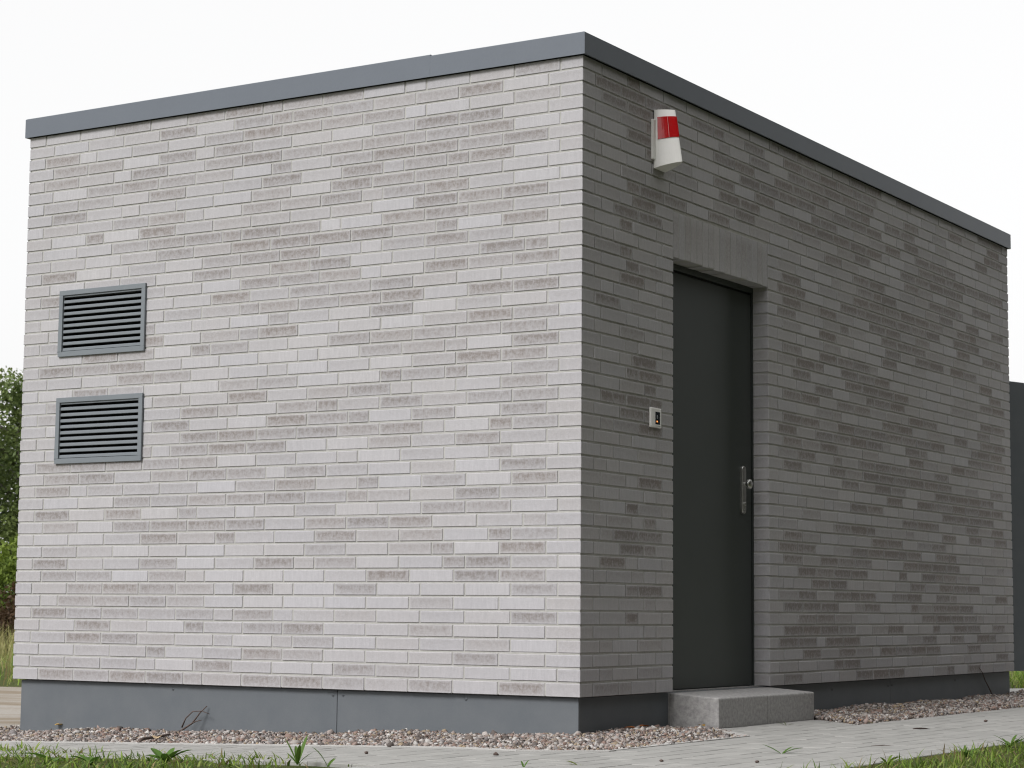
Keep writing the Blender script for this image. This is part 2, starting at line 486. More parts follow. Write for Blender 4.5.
prevs = {}
tone_last = {}
other = {'Q': 'H', 'H': 'Q'}
for r in range(ROWS):
    z0 = r * C + (0.0047 if r else 0.0); z1 = (r + 1) * C - 0.0047
    e = 'Q' if r % 2 == 0 else 'H'; f = other[e]
    # runs: wall, start, end, kind at start, kind at end, corner mode at start, corner mode at end
    below = z0 < LZ0 - 0.02
    field = z0 < LZ1 - 0.01
    runs = [(WL, 0, W1, e, e, 'j', 'o')]
    if field: runs += [(WR, 0, JY0, f, e, 'j', 'o' if below else 'n'), (WR, JY1, W2, e, e, 'o' if below else 'n', 'o')]
    else: runs += [(WR, 0, W2, f, e, 'j', 'o')]
    runs += [(WB, 0, W1, f, e, 'j', 'o'), (WF, 0, W2, f, f, 'j', 'o')]
    rows = {}
    for ri, (w, s, t_, k0, k1, m0, m1) in enumerate(runs):
        rr = random.Random(1000 * r + 17 * ri + 3)
        key = (id(w), s > 1, t_ - s > 5)
        lay, js = layout(t_ - s, k0, k1, prevs.get(key, []), rr)
        prevs[key] = js
        rows[ri] = (w, s, m0, m1, lay, rr)
    keys = sorted(rows)
    for idx, ri in enumerate(keys):
        w, s, m0, m1, lay, rr = rows[ri]
        t_last = 0
        for bi, (a, b, k) in enumerate(lay):
            first, lastb = bi == 0, bi == len(lay) - 1
            jam0 = first and w is WR and s > 1; jam1 = lastb and w is WR and s < 1 and field
            if first and m0 == 'j': continue                       # made together with the corner's owner
            t_last = tone(rr, t_last, 0.46 if w is WL else 0.38, Vector(((s + a) * 1.1 + r * 0.10, r * C * 2.6, 3.3 if w is WL else 9.1)), 0.90 if w is WL else 1.2)
            tt = t_last if not (first or lastb) else min(t_last, 0.25)
            parts = []
            e0 = 'o' if (first and m0 == 'o') else 'n'; e1 = 'o' if (lastb and m1 == 'o') else 'n'
            rects = [(s + a, s + b, z0, z1)]
            for hh in holes[id(w)]: rects = minus(rects, hh)
            for hh in solid_out.get(id(w), []): rects = minus(rects, (hh[0] - 0.001, hh[1] + 0.001, hh[2], hh[3]))
            for q in rects: parts.append((w, *q, e0 if q[0] == s + a else 'n', e1 if q[1] == s + b else 'n'))
            if not parts: continue
            if jam1 and e1 == 'o':
                wj = Wall((0, JY0, 0), (-1, 0, 0), (0, 1, 0), REV); parts.append((wj, 0, REV, z0, min(z1, LZ0), 'j', 'n'))
            elif jam0 and e0 == 'o':
                wj = Wall((-REV, JY1, 0), (1, 0, 0), (0, -1, 0), REV); parts.append((wj, 0, REV, z0, min(z1, LZ0), 'n', 'j'))
            elif lastb and e1 == 'o':
                nxt = keys[(idx + 1) % len(keys)]
                w2, s2, _, _, lay2, _ = rows[nxt]
                parts.append((w2, lay2[0][0], lay2[0][1], z0, z1, 'j', 'n'))
            bricks.append((id(w), parts, colour(rr, tt)))

def view_area(parts):
    A = 0
    for (w, a0, a1, z0, z1, *_r) in parts:
        c = w.P((a0 + a1) / 2, (z0 + z1) / 2); v = CAM - c
        A += max(0, w.n.dot(v.normalized())) * (a1 - a0) * (z1 - z0) / v.length_squared
    return A
bricks.sort(key=lambda b: -view_area(b[1]))
def shifted(parts):
    dj = rnd.uniform(-0.0012, 0.0012)
    return [(w, a0 - (dj if e0 != 'n' else 0), a1 + (dj if e1 != 'n' else 0), z0, z1, e0, e1) for (w, a0, a1, z0, z1, e0, e1) in parts], dj
stuff = {}
for i, (wid, parts, col) in enumerate(bricks):
    if i < 280:
        mb = MB(); parts, dj = shifted(parts)
        for p in parts: piece(mb, *p, d=dj)
        c = parts[0][0].P((parts[0][1] + parts[0][2]) / 2, (parts[0][3] + parts[0][4]) / 2)
        o = mb.build("brick", MAT['brick'], wall_obj[wid], origin=c)
        o.color = col
    else:
        mb = stuff.setdefault(wid, MB()); parts, dj = shifted(parts)
        for p in parts: piece(mb, *p, col=col, d=dj)
for wid, mb in stuff.items():
    o = mb.build("brickwork", MAT['brick'], wall_obj[wid]); o.color = (0, 0, 0, 1); o["kind"] = "stuff"

# soldier course over the door, one lintel with upright bricks
mb = MB()
y0, y1 = JY0 - 0.0005, JY1 + 0.0005
mb.box(-0.21, -0.0048, y0, y1, LZ0 + 0.004, LZ1 - 0.009)
lintel = mb.build("lintel", MAT['mortar'], hut)
NS = 17; pw = (JY1 - JY0) / NS
for i in range(NS):
    mb = MB(); a0 = JY0 + i * pw + 0.003; a1 = JY0 + (i + 1) * pw - 0.003
    rr = random.Random(i + 50)
    dz = rr.uniform(-0.003, 0.003)
    piece(mb, WR, a0, a1, LZ0 + dz, LZ1 - 0.011, d=rr.uniform(-0.0022, -0.0008), th=0.10)
    o = mb.build("soldier_brick", MAT['brick'], lintel, origin=(0, (a0 + a1) / 2, (LZ0 + LZ1) / 2))
    o.color = (rr.uniform(0.22, 0.48), rr.random(), rr.random(), 1)

# plinth panels with screws
PI = 0.030
def plinth(w, a0, a1, screws):
    mb = MB(); g = 0.0015
    A, B = w.P(a0 + g, -0.36, -PI), w.P(a1 - g, -0.002, -PI - 0.02)
    mb.box(min(A.x, B.x), max(A.x, B.x), min(A.y, B.y), max(A.y, B.y), -0.36, -0.004)
    p = mb.build("plinth_panel", MAT['plinth'], hut, bevel=0.0012, segs=1)
    for sa, sz in screws:
        s_ = MB(); c0 = w.P(sa, sz, -PI)
        s_.tube([c0 - w.n * 0.002, c0 + w.n * 0.0022, c0 + w.n * 0.0035], [0.0075, 0.0075, 0.004], 8)
        s_.build("screw", MAT['screw'], p)
plinth(WL, 0.036, 2.126, [(1.094, -0.026), (2.101, -0.028)])
plinth(WL, 2.126, 3.467, [(2.161, -0.026), (2.865, -0.025)])
plinth(WR, 0.030, 2.05, [])
plinth(WR, 2.05, 3.771, [(2.898, -0.044), (3.74, -0.044)])
plinth(WR, 3.771, W2 - 0.012, [(3.802, -0.042), (4.888, -0.038)])
plinth(WB, 0.053, W1 - 0.03, []); plinth(WF, 0.051, W2 - 0.051, [])
mb = MB(); mb.box(-W1 + 0.06, -0.06, 0.06, W2 - 0.06, -0.35, 0.0)
mb.build("foundation", MAT['concrete'], hut)

# roof edge: metal fascia with drip lip, and the roof behind it
OV, F0, F1 = 0.020, 2.9345, 3.0365
def fascia(w, a0, a1, g0=0.0, lift=0.0):
    t = 0.0015
    prof = [(OV, F0), (OV, F1), (OV - 0.006, F1 + 0.004), (-0.14, F1 - 0.008), (-0.14, F1 - 0.010), (OV - 0.004, F1 - 0.004), (OV - 0.002, F0 + 0.003), (OV - 0.012, F0 + 0.004), (OV - 0.012, F0 + 0.002)]
    mb = MB()
    def ring(a, s, g, up_): return [w.P(a + s * d, z + up_ * (z > F0 + 0.05), d + g * (d > 0)) for d, z in prof]
    R0 = ring(a0, -1 if a0 == 0 else 0, g0, 0.0); R1 = ring(a1, 1 if a1 == w.L else 0, g0, lift)
    n = len(prof)
    for i in range(n):
        k = (i + 1) % n
        mb.face([R0[i], R1[i], R1[k], R0[k]][::-1])
    mb.face(R0[::-1]); mb.face(R1)
    return mb.build("fascia", MAT['fascia'], hut)
fascia(WL, 0, W1 - 0.838, 0.0005, 0.0050); fascia(WL, W1 - 0.86, W1)
for w in (WR, WB, WF): fascia(w, 0, w.L)
mb = MB(); mb.box(-W1 + 0.12, -0.12, 0.12, W2 - 0.12, HT - 0.1, F1 - 0.03)
mb.build("roof", MAT['roof'], hut)
mb = MB()      # strip coloured black as the shadow gap under the fascia
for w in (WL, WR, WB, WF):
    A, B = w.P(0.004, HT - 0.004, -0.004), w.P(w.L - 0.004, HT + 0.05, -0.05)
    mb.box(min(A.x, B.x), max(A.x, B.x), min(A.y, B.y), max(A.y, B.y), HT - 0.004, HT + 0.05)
mb.build("fascia_shadow_strip", MAT['gasket'], hut)

# louvre vents
for vi, (vz0, vz1) in enumerate(VENTS):
    mb = MB(); y0, y1 = -0.013, 0.030
    g = 0.0004
    for (a, b, c, d) in ((VX0, VX1, vz1 - FL, vz1), (VX0, VX1, vz0, vz0 + FL), (VX0, VX0 + FL, vz0 + FL, vz1 - FL), (VX1 - FL, VX1, vz0 + FL, vz1 - FL)):
        mb.box(a, b, y0, -0.0006, c, d)
    # inner collar
    for (a, b, c, d) in ((VX0 + FL - .002, VX1 - FL + .002, vz1 - FL - .004, vz1 - FL - .0005), (VX0 + FL - .002, VX1 - FL + .002, vz0 + FL + .0005, vz0 + FL + .0015)):
        mb.box(a, b, -0.009, 0.05, c, d)
    vent = mb.build("louvre_vent", MAT['vent'], hut, bevel=0.002, segs=2)
    tag(vent, ["upper grey louvred vent in the brick wall", "lower grey louvred vent in the brick wall"][vi])
    mb = MB(); xa, xb, za, zb = VX0 + FL - 0.0008, VX1 - FL + 0.0008, vz0 + FL - 0.0006, vz1 - FL + 0.0006
    mb.box(xa, xb, 0.085, 0.095, za, zb); mb.box(xa, xa + 0.0016, 0.001, 0.085, za, zb); mb.box(xb - 0.0016, xb, 0.001, 0.085, za, zb)
    mb.build("vent_shade_box", MAT['dark'], vent)  # near-black box stands for the shade behind the slats
    i0, i1 = vz0 + FL + 0.004, vz1 - FL - 0.004
    pitch = (i1 - i0) / 9.2
    for k in range(11):
        zt = i0 + 0.002 + (k - 0.08) * pitch
        prof = [(-0.003, zt - 0.0005), (-0.0055, zt + 0.002), (-0.0050, zt + 0.0135), (-0.002, zt + 0.0172), (0.004, zt + 0.0184), (0.030, zt + 0.0237), (0.030, zt + 0.0222), (0.004, zt + 0.0167), (-0.002, zt + 0.0125), (-0.002, zt + 0.003)]
        prof = [(y, min(max(z, i0 + 0.0005), i1 - 0.0005)) for y, z in prof]
        if max(p[1] for p in prof[:5]) - prof[0][1] < 0.006: continue
        mb = MB(); xa, xb = VX0 + FL + 0.002, VX1 - FL - 0.002
        A = [(xa, y, z) for y, z in prof]; B = [(xb, y, z) for y, z in prof]
        n = len(prof)
        for i in range(n): mb.face([A[i], B[i], B[(i + 1) % n], A[(i + 1) % n]][::-1])
        mb.face(A); mb.face(B[::-1])
        mb.build("slat", MAT['vent'], vent)

# door, frame, hardware
DX = -REV
mb = MB()
fw_ = 0.026
mb.box(DX - 0.07, DX + 0.012, JY0 + 0.002, JY0 + fw_, -0.02, LZ0 - 0.002)
mb.box(DX - 0.07, DX + 0.004, JY1 - 0.012, JY1 - 0.002, -0.02, LZ0 - 0.002)
mb.box(DX - 0.07, DX + 0.004, JY0 + fw_, JY1 - 0.012, LZ0 - 0.030, LZ0 - 0.002)
frame = mb.build("door_frame", MAT['door'], hut, bevel=0.002, segs=1)
mb = MB()
mb.box(DX - 0.07, DX - 0.012, JY1 - 0.026, JY1 - 0.012, -0.02, LZ0 - 0.030)
mb.box(DX - 0.07, DX - 0.014, JY0 + fw_, JY1 - 0.026, LZ0 - 0.044, LZ0 - 0.030)
mb.box(DX - 0.06, DX - 0.010, JY0 + fw_, JY1 - 0.012, -0.02, -0.002)
mb.build("gasket", MAT['gasket'], frame)
mb = MB(); mb.box(DX - 0.055, DX, JY0 + fw_ + 0.004, JY1 - 0.026, 0.004, LZ0 - 0.044)
door = mb.build("door", MAT['door'], hut, bevel=0.0025, segs=2)
tag(door, "closed dark anthracite steel door")
HY, HZ0, HZ1 = 1.868, 0.902, 1.154
mb = MB()
ol = []
hw = 0.0215
for k in range(9): ol.append((hw * math.cos(math.pi * k / 8), HZ1 - hw + hw * math.sin(math.pi * k / 8)))
for k in range(9): ol.append((-hw * math.cos(math.pi * k / 8), HZ0 + hw - hw * math.sin(math.pi * k / 8)))
f_ = [Vector((DX + 0.014, HY + a, z)) for a, z in ol]
f2 = [Vector((DX + 0.010, HY + a * 1.10, (z - 1.028) * 1.015 + 1.028)) for a, z in ol]
b_ = [Vector((DX - 0.001, p.y, p.z)) for p in f2]
n = len(ol); mb.mesh('', f_ + f2 + b_, [tuple(range(n))] + [(i, n + i, n + (i + 1) % n, (i + 1) % n) for i in range(n)] + [(n + i, 2 * n + i, 2 * n + (i + 1) % n, n + (i + 1) % n) for i in range(n)])
mb.build("handle_plate", MAT['steel'], door)
mb = MB(); KZ = 1.058
prof = [(0.012, 0.013), (0.018, 0.011), (0.026, 0.0105), (0.031, 0.019), (0.036, 0.0255), (0.043, 0.0272), (0.050, 0.0255), (0.054, 0.018), (0.0555, 0.008)]
mb.tube([(DX + d, HY, KZ) for d, r_ in prof], [r_ for d, r_ in prof], 20)
mb.build("knob", MAT['steel'], door, smooth=True)
mb = MB(); prof = [(0.012, 0.0105), (0.020, 0.0105), (0.0215, 0.0085)]
mb.tube([(DX + d, HY, 0.953) for d, r_ in prof], [r_ for d, r_ in prof], 16)
mb.box(DX + 0.012, DX + 0.0205, HY - 0.0052, HY + 0.0052, 0.925, 0.947)
mb.box(DX + 0.0213, DX + 0.0222, HY - 0.0012, HY + 0.0012, 0.948, 0.958)
mb.build("lock_cylinder", MAT['steel'], door)

# the second door, standing open behind the far corner
hx, hy, an, wd = -0.555, W2 + 0.03, math.radians(71), 1.0
mb = MB(); mb.box(0, wd, -0.025, 0.025, 0, 2.115)
o = mb.build("door", MAT['plinth'], hut, bevel=0.003, segs=1)
o.location = (hx, hy, -0.022); o.rotation_euler = (0, 0, an)
tag(o, "dark grey door leaf standing open behind the far corner")
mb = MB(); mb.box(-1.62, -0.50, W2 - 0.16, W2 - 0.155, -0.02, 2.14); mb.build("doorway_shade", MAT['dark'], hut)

# ------------------------------------------------------------------ step, siren, card reader
ST0, ST1, SX, SZ0, SZ1 = 0.918, 2.040, 0.236, -0.172, -0.0240
step = thing("doorstep", "low grey concrete step of two blocks below the dark door", "step", (0.1, 1.5, SZ0))
def step_block(y0, y1, dz):
    bm = bmesh.new()
    bmesh.ops.create_cube(bm, size=1)
    for v in bm.verts:
        v.co = Vector(((v.co.x + 0.5) * (SX + 0.028) - 0.028, y0 + (v.co.y + 0.5) * (y1 - y0), SZ0 - 0.03 + (v.co.z + 0.5) * (SZ1 + dz - SZ0 + 0.03) + (0.0185 * (0.5 - v.co.x) if v.co.z > 0 else 0)))
    ed = [e for e in bm.edges if all(v.co.z > -0.1 for v in e.verts)]
    bmesh.ops.bevel(bm, geom=ed, offset=0.008, segments=3, affect='EDGES', profile=0.5)
    ed = [e for e in bm.edges if all(v.co.x > 0.2 for v in e.verts) and abs(e.verts[0].co.z - e.verts[1].co.z) > 0.05]
    bmesh.ops.bevel(bm, geom=ed, offset=0.003, segments=1, affect='EDGES')
    me = bpy.data.meshes.new("step_block"); bm.to_mesh(me); bm.free()
    me.polygons.foreach_set("use_smooth", [False] * len(me.polygons))
    me.materials.append(MAT['concrete'])
    o = bpy.data.objects.new("step_block", me); link(o, step); o.matrix_parent_inverse = step.matrix_basis.inverted()
    return o
step_block(ST0, 1.468, 0); step_block(1.471, ST1, -0.0015)
mb = MB(); mb.box(-0.088, -0.0285, JY0 + 0.004, JY1 - 0.004, -0.17, -0.006)   # threshold below the door
mb.build("threshold", MAT['concrete'], hut)

sir = thing("alarm_siren", "white wall siren with a red flashing lens high beside the door", "siren", (0.0, 0.747, 2.67))
SY, SW, SB, STp = 0.747, 0.060, 2.530, 2.820
def srad(t): return 0.126 - 0.040 * t            # projection from the wall at height share t
def spt(th, t, g=0.0):
    """front shell: th 0..pi from near side to far side"""
    ce, se = math.cos(th), math.sin(th)
    sy = math.copysign(abs(ce) ** 1.45, ce); sx = abs(se) ** 1.25
    w_ = SW - 0.004 * t
    return Vector((0.004 + (srad(t) + g) * sx, SY - (w_ + g) * sy, SB + t * (STp - SB) + 0.24 * (srad(t) * sx) * (1 - t) ** 0.6))
mb = MB(); nt, nh = 28, 14
vs = [spt(math.pi * i / nt, k / nh) for k in range(nh + 1) for i in range(nt + 1)]
fs = [(k * (nt + 1) + i, k * (nt + 1) + i + 1, (k + 1) * (nt + 1) + i + 1, (k + 1) * (nt + 1) + i) for k in range(nh) for i in range(nt)]
mb.mesh('', vs, fs)
mb.face([spt(math.pi * i / nt, 0) for i in range(nt + 1)][::-1]); mb.face([spt(math.pi * i / nt, 1) for i in range(nt + 1)])
def sparent(o, p): o.matrix_parent_inverse = p.matrix_basis.inverted(); return o
body = sparent(mb.build("housing", MAT['white'], sir), sir)
mb = MB(); mb.box(-0.001, 0.014, SY - SW - 0.022, SY + SW + 0.022, SB + 0.042, STp - 0.050)
sparent(mb.build("backplate", MAT['white'], sir, bevel=0.003, segs=2), sir)
mb = MB()
t0, t1, ha, hb = 0.475, 0.865, 0.085 * math.pi, 0.86 * math.pi
nn = 22
def lensring(g): return [[spt(ha + (hb - ha) * i / nn, t0 + (t1 - t0) * k / 8, g) for i in range(nn + 1)] for k in range(9)]
Lf, Lb = lensring(0.0035), lensring(-0.002)
for k in range(8):
    for i in range(nn): mb.face([Lf[k][i], Lf[k][i + 1], Lf[k + 1][i + 1], Lf[k + 1][i]])
for k in range(8):
    mb.face([Lb[k][0], Lf[k][0], Lf[k + 1][0], Lb[k + 1][0]]); mb.face([Lf[k][nn], Lb[k][nn], Lb[k + 1][nn], Lf[k + 1][nn]])
for i in range(nn):
    mb.face([Lf[0][i], Lb[0][i], Lb[0][i + 1], Lf[0][i + 1]]); mb.face([Lf[8][i + 1], Lb[8][i + 1], Lb[8][i], Lf[8][i]])
lens = sparent(mb.build("red_lens", MAT['red'], sir), sir)
mb = MB()                                   # moulded rib down the lens, its highlight painted in as pale red
q = ha + (hb - ha) * 0.22
for k in range(8):
    a, b = t0 + (t1 - t0) * k / 8, t0 + (t1 - t0) * (k + 1) / 8
    mb.face([spt(q - 0.012, a, 0.0036), spt(q, a, 0.0062), spt(q, b, 0.0062), spt(q - 0.012, b, 0.0036)])
    mb.face([spt(q, a, 0.0062), spt(q + 0.012, a, 0.0036), spt(q + 0.012, b, 0.0036), spt(q, b, 0.0062)])
MAT['rib'] = m_flat("rib_highlight_red", (0.62, 0.30, 0.30), 0.2)
o = mb.build("lens_rib", MAT['rib'], lens); o.matrix_parent_inverse = (sir.matrix_basis @ lens.matrix_parent_inverse @ lens.matrix_basis).inverted()

kp = thing("card_reader", "small white square door reader with an orange light left of the door", "card reader", (0, 0.703, 1.311))
mb = MB(); mb.box(-0.001, 0.012, -0.053, 0.054, -0.048, 0.048)
kb = mb.build("housing", MAT['white'], kp, bevel=0.005, segs=3)
mb = MB(); mb.box(0.0115, 0.0128, -0.010, 0.036, -0.031, 0.029); sc_ = mb.build("display", MAT['screen'], kp)
mb = MB(); mb.box(0.0127, 0.0134, 0.001, 0.013, -0.021, -0.014); mb.build("indicator_light", MAT['led'], kp)
mb = MB(); mb.box(0.0127, 0.0133, 0.004, 0.014, -0.004, 0.014); mb.build("symbol", MAT['chip'], kp)
mb = MB(); mb.box(0.0115, 0.0123, -0.006, 0.044, -0.0405, -0.0385); mb.build("seam", MAT['chip'], kp)

# ------------------------------------------------------------------ pavement
GY, GX = -1.06, 0.62
REG = [
    [(-3.94, -2.02), (0.32, -2.02), (0.32, GY), (-3.94, GY)],
    [(0.32, -7.0), (0.62, -7.0), (0.62, -0.84), (0.32, GY)],
    [(0.62, -7.0), (1.72, -7.0), (1.72, 6.24), (0.62, 6.24)],
    [(0.24, 0.885), (0.62, 0.46), (0.62, 1.70), (0.24, 2.045)],
]
mb = MB()
for p in REG: sheet(mb, p, -0.009)
pav = tag(mb.build("pavement", MAT['sand']), kind='structure')
PX, PY, PG = 0.10, 0.20, 0.0024
pcs = []
for ri, reg in enumerate(REG):
    xs = [p[0] for p in reg]; ys = [p[1] for p in reg]
    i0, i1 = math.floor((min(xs) - 0.02) / PX) - 1, math.ceil((max(xs) - 0.02) / PX) + 1
    for i in range(i0, i1):
        x0 = 0.02 + i * PX
        y = math.floor(min(ys) / PY) * PY - PY + (0.5 * PY if i % 2 else 0) + random.Random(i).uniform(-.01, .01)
        while y < max(ys) + PY:
            r_ = [(x0 + PG / 2, y + PG / 2), (x0 + PX - PG / 2, y + PG / 2), (x0 + PX - PG / 2, y + PY - PG / 2), (x0 + PG / 2, y + PY - PG / 2)]
            q = clip_poly(r_, reg)
            y += PY
            if len(q) < 3: continue
            ar = abs(sum(q[k][0] * q[(k + 1) % len(q)][1] - q[(k + 1) % len(q)][0] * q[k][1] for k in range(len(q)))) / 2
            if ar < 0.0012: continue
            cx, cy = sum(p[0] for p in q) / len(q), sum(p[1] for p in q) / len(q)
            v = Vector((cx, cy, gz(cx))) - CAM
            dpt = v.dot(fw); px = 512 + FPX * v.dot(rt) / dpt; py = 384 - FPX * v.dot(up) / dpt
            seen = -30 < px < 1054 and py < 790 and dpt > 1
            pcs.append((ar * abs(v.z) / v.length ** 3 if seen else 0, q, cx, cy))
pcs.sort(key=lambda a: -a[0])
def paver(mb, q, cx, cy, rr, col):
    tx, ty, h = rr.uniform(-0.006, 0.006), rr.uniform(-0.004, 0.004), rr.uniform(-0.0009, 0.0009)
    def z(x, y, dz): return gz(x) + h + tx * (x - cx) + ty * (y - cy) + dz
    c = 0.003
    ins = []
    for (x, y) in q:
        d = math.hypot(x - cx, y - cy) or 1
        ins.append((x - (x - cx) / d * c * 1.3, y - (y - cy) / d * c * 1.3))
    T = [(x, y, z(x, y, 0)) for x, y in ins]; Mi = [(x, y, z(x, y, -0.0028)) for x, y in q]; B = [(x, y, gz(x) - 0.03) for x, y in q]
    n = len(q); mb.face(T, None, col)
    for k in range(n):
        j = (k + 1) % n
        mb.face([Mi[k], Mi[j], T[j], T[k]], None, col); mb.face([B[k], B[j], Mi[j], Mi[k]], None, col)
big = MB()
for i, (a, q, cx, cy) in enumerate(pcs):
    rr = random.Random(i + 900); t = rr.random()
    if i < 295 and a > 0:
        mb = MB(); paver(mb, q, cx, cy, rr, (0, 0, 0, 1))
        o = mb.build("paver", MAT['paver'], pav, origin=(cx, cy, gz(cx))); o.color = (t, 0, 0, 1)
    else: paver(big, q, cx, cy, rr, (t, 0, 0, 1))
o = big.build("paving", MAT['paver'], pav); o.color = (0, 0, 0, 1); o["kind"] = "stuff"

# pale concrete edging between the gravel and the pavers
mb = MB()
def strip(pts, w_, h0, h1):
    for (x0, y0), (x1, y1) in zip(pts[:-1], pts[1:]):
        d = Vector((x1 - x0, y1 - y0, 0)).normalized(); n_ = Vector((-d.y, d.x, 0)) * w_
        P4 = [Vector((x0, y0, 0)), Vector((x1, y1, 0)), Vector((x1, y1, 0)) + n_, Vector((x0, y0, 0)) + n_]
        B = [Vector((p.x, p.y, gz(p.x) + h0)) for p in P4]; T = [Vector((p.x, p.y, gz(p.x) + h1)) for p in P4]
        mb.mesh('', B + T, [(4, 5, 6, 7), (0, 1, 5, 4), (1, 2, 6, 5), (2, 3, 7, 6), (3, 0, 4, 7)])
strip([(-3.94, GY + .002), (0.0, GY + .002), (0.32, GY + .002)], 0.045, -0.03, 0.004)
strip([(0.322, GY + .002), (0.618, -0.84)], 0.045, -0.03, 0.0035)
strip([(0.618, -0.835), (0.618, 0.455)], 0.045, -0.03, 0.003)
strip([(0.616, 0.46), (0.245, 0.88)], 0.045, -0.03, 0.0045)
strip([(0.245, 2.05), (0.616, 1.705)], 0.03, -0.03, -0.002)
strip([(0.618, 1.71), (0.618, 6.24)], 0.03, -0.03, -0.002)
tag(mb.build("path_edging", MAT['edging']), kind='structure')

# ------------------------------------------------------------------ gravel
BEDS = [[(-3.93, GY + .01), (0.30, GY + .01), (0.30, 0.03), (-3.93, 0.03)], [(-3.93, 0.03), (-W1 + 0.03, 0.03), (-W1 + 0.03, 6.24), (-3.93, 6.24)],
        [(-0.03, 0.03), (0.30, -1.05), (0.61, -0.83), (0.61, 0.46), (0.24, 0.89), (-0.03, 0.89)],
        [(-0.03, 2.045), (0.61, 2.045), (0.61, 6.24), (-0.03, 6.24)], [(0.24, 2.045), (0.61, 1.715), (0.61, 2.045)]]
mb = MB()
for p in BEDS: sheet(mb, p, -0.0115)
tag(mb.build("gravel_bed", MAT['bed']), kind='structure')
bm = bmesh.new(); bmesh.ops.create_icosphere(bm, subdivisions=1, radius=1)
bm.verts.ensure_lookup_table()
IV = np.array([v.co[:] for v in bm.verts]); IF = np.array([[v.index for v in f.verts] for f in bm.faces]); bm.free()
def inside(poly, X, Y):
    ok = np.ones(len(X), bool)
    for i in range(len(poly)):
        (x0, y0), (x1, y1) = poly[i], poly[(i + 1) % len(poly)]
        ok &= (x1 - x0) * (Y - y0) - (y1 - y0) * (X - x0) >= 0
    return ok
def gzn(X): return -0.168 + 0.030 * np.clip(X, -6, 0)
PAL = np.array([(0.46, 0.42, 0.39), (0.38, 0.32, 0.29), (0.27, 0.17, 0.135), (0.22, 0.205, 0.205), (0.60, 0.58, 0.55), (0.085, 0.07, 0.065), (0.38, 0.29, 0.18), (0.15, 0.115, 0.095), (0.40, 0.29, 0.25)])
cents = []
dens = {0: 8400, 1: 900, 2: 9000, 3: 8800, 4: 8800}
for bi, poly in enumerate(BEDS):
    xs = [p[0] for p in poly]; ys = [p[1] for p in poly]
    n = int((max(xs) - min(xs)) * (max(ys) - min(ys)) * dens[bi])
    X = rng.uniform(min(xs), max(xs), n); Y = rng.uniform(min(ys), max(ys), n)
    ok = inside(poly, X, Y); X, Y = X[ok], Y[ok]
    heap = 0.012 * np.sin(X * 5.1 + Y * 2.3) * np.sin(Y * 4.3 - X * 1.7) + (0.012 if bi >= 3 else 0.0)
    if bi in (0,): heap = heap * np.clip((Y + 1.08) / 0.25, 0, 1)
    if bi in (2, 3, 4): heap = heap * np.clip((0.66 - X) / 0.2, 0, 1)
    R = np.exp(rng.normal(np.log(0.0060), 0.36, len(X)))
    Zc = gzn(X) + heap + rng.uniform(-0.016, 0.006, len(X))
    cents.append(np.stack([X, Y, Zc, R], 1))
G = np.concatenate(cents); n = len(G)
sc3 = rng.uniform(0.55, 1.4, (n, 1, 3)) * np.array([1.1, 1.1, 0.85])
Vv = IV[None] * (1 + rng.normal(0, 0.17, (n, 12, 1))) * sc3
a = rng.uniform(0, 2 * np.pi, n); ca, sa = np.cos(a)[:, None], np.sin(a)[:, None]
b_ = rng.uniform(-1.2, 1.2, n); cb, sb = np.cos(b_)[:, None], np.sin(b_)[:, None]
x, y, z = Vv[..., 0], Vv[..., 1], Vv[..., 2]
y, z = y * cb - z * sb, y * sb + z * cb
x, y = x * ca - y * sa, x * sa + y * ca
Vv = np.stack([x, y, z], -1) * G[:, 3][:, None, None] + G[:, None, :3]
pc = PAL[rng.choice(len(PAL), n, p=[.16, .13, .13, .10, .12, .15, .08, .08, .05])] * rng.uniform(0.8, 1.15, (n, 1))
pc = (pc * 0.9 + pc.mean(1, keepdims=True) * 0.1) * 0.92
colv = np.concatenate([np.repeat(pc[:, None], 12, 1), np.ones((n, 12, 1))], -1)
Fv = IF[None] + (np.arange(n) * 12)[:, None, None]
tag(np_object("gravel", Vv.reshape(-1, 3), Fv.reshape(-1, 3), colv.reshape(-1, 4), MAT['pebble']), kind='stuff',
    label="strip of mixed pink, white and brown pebbles along the foot of the hut", cat="gravel")

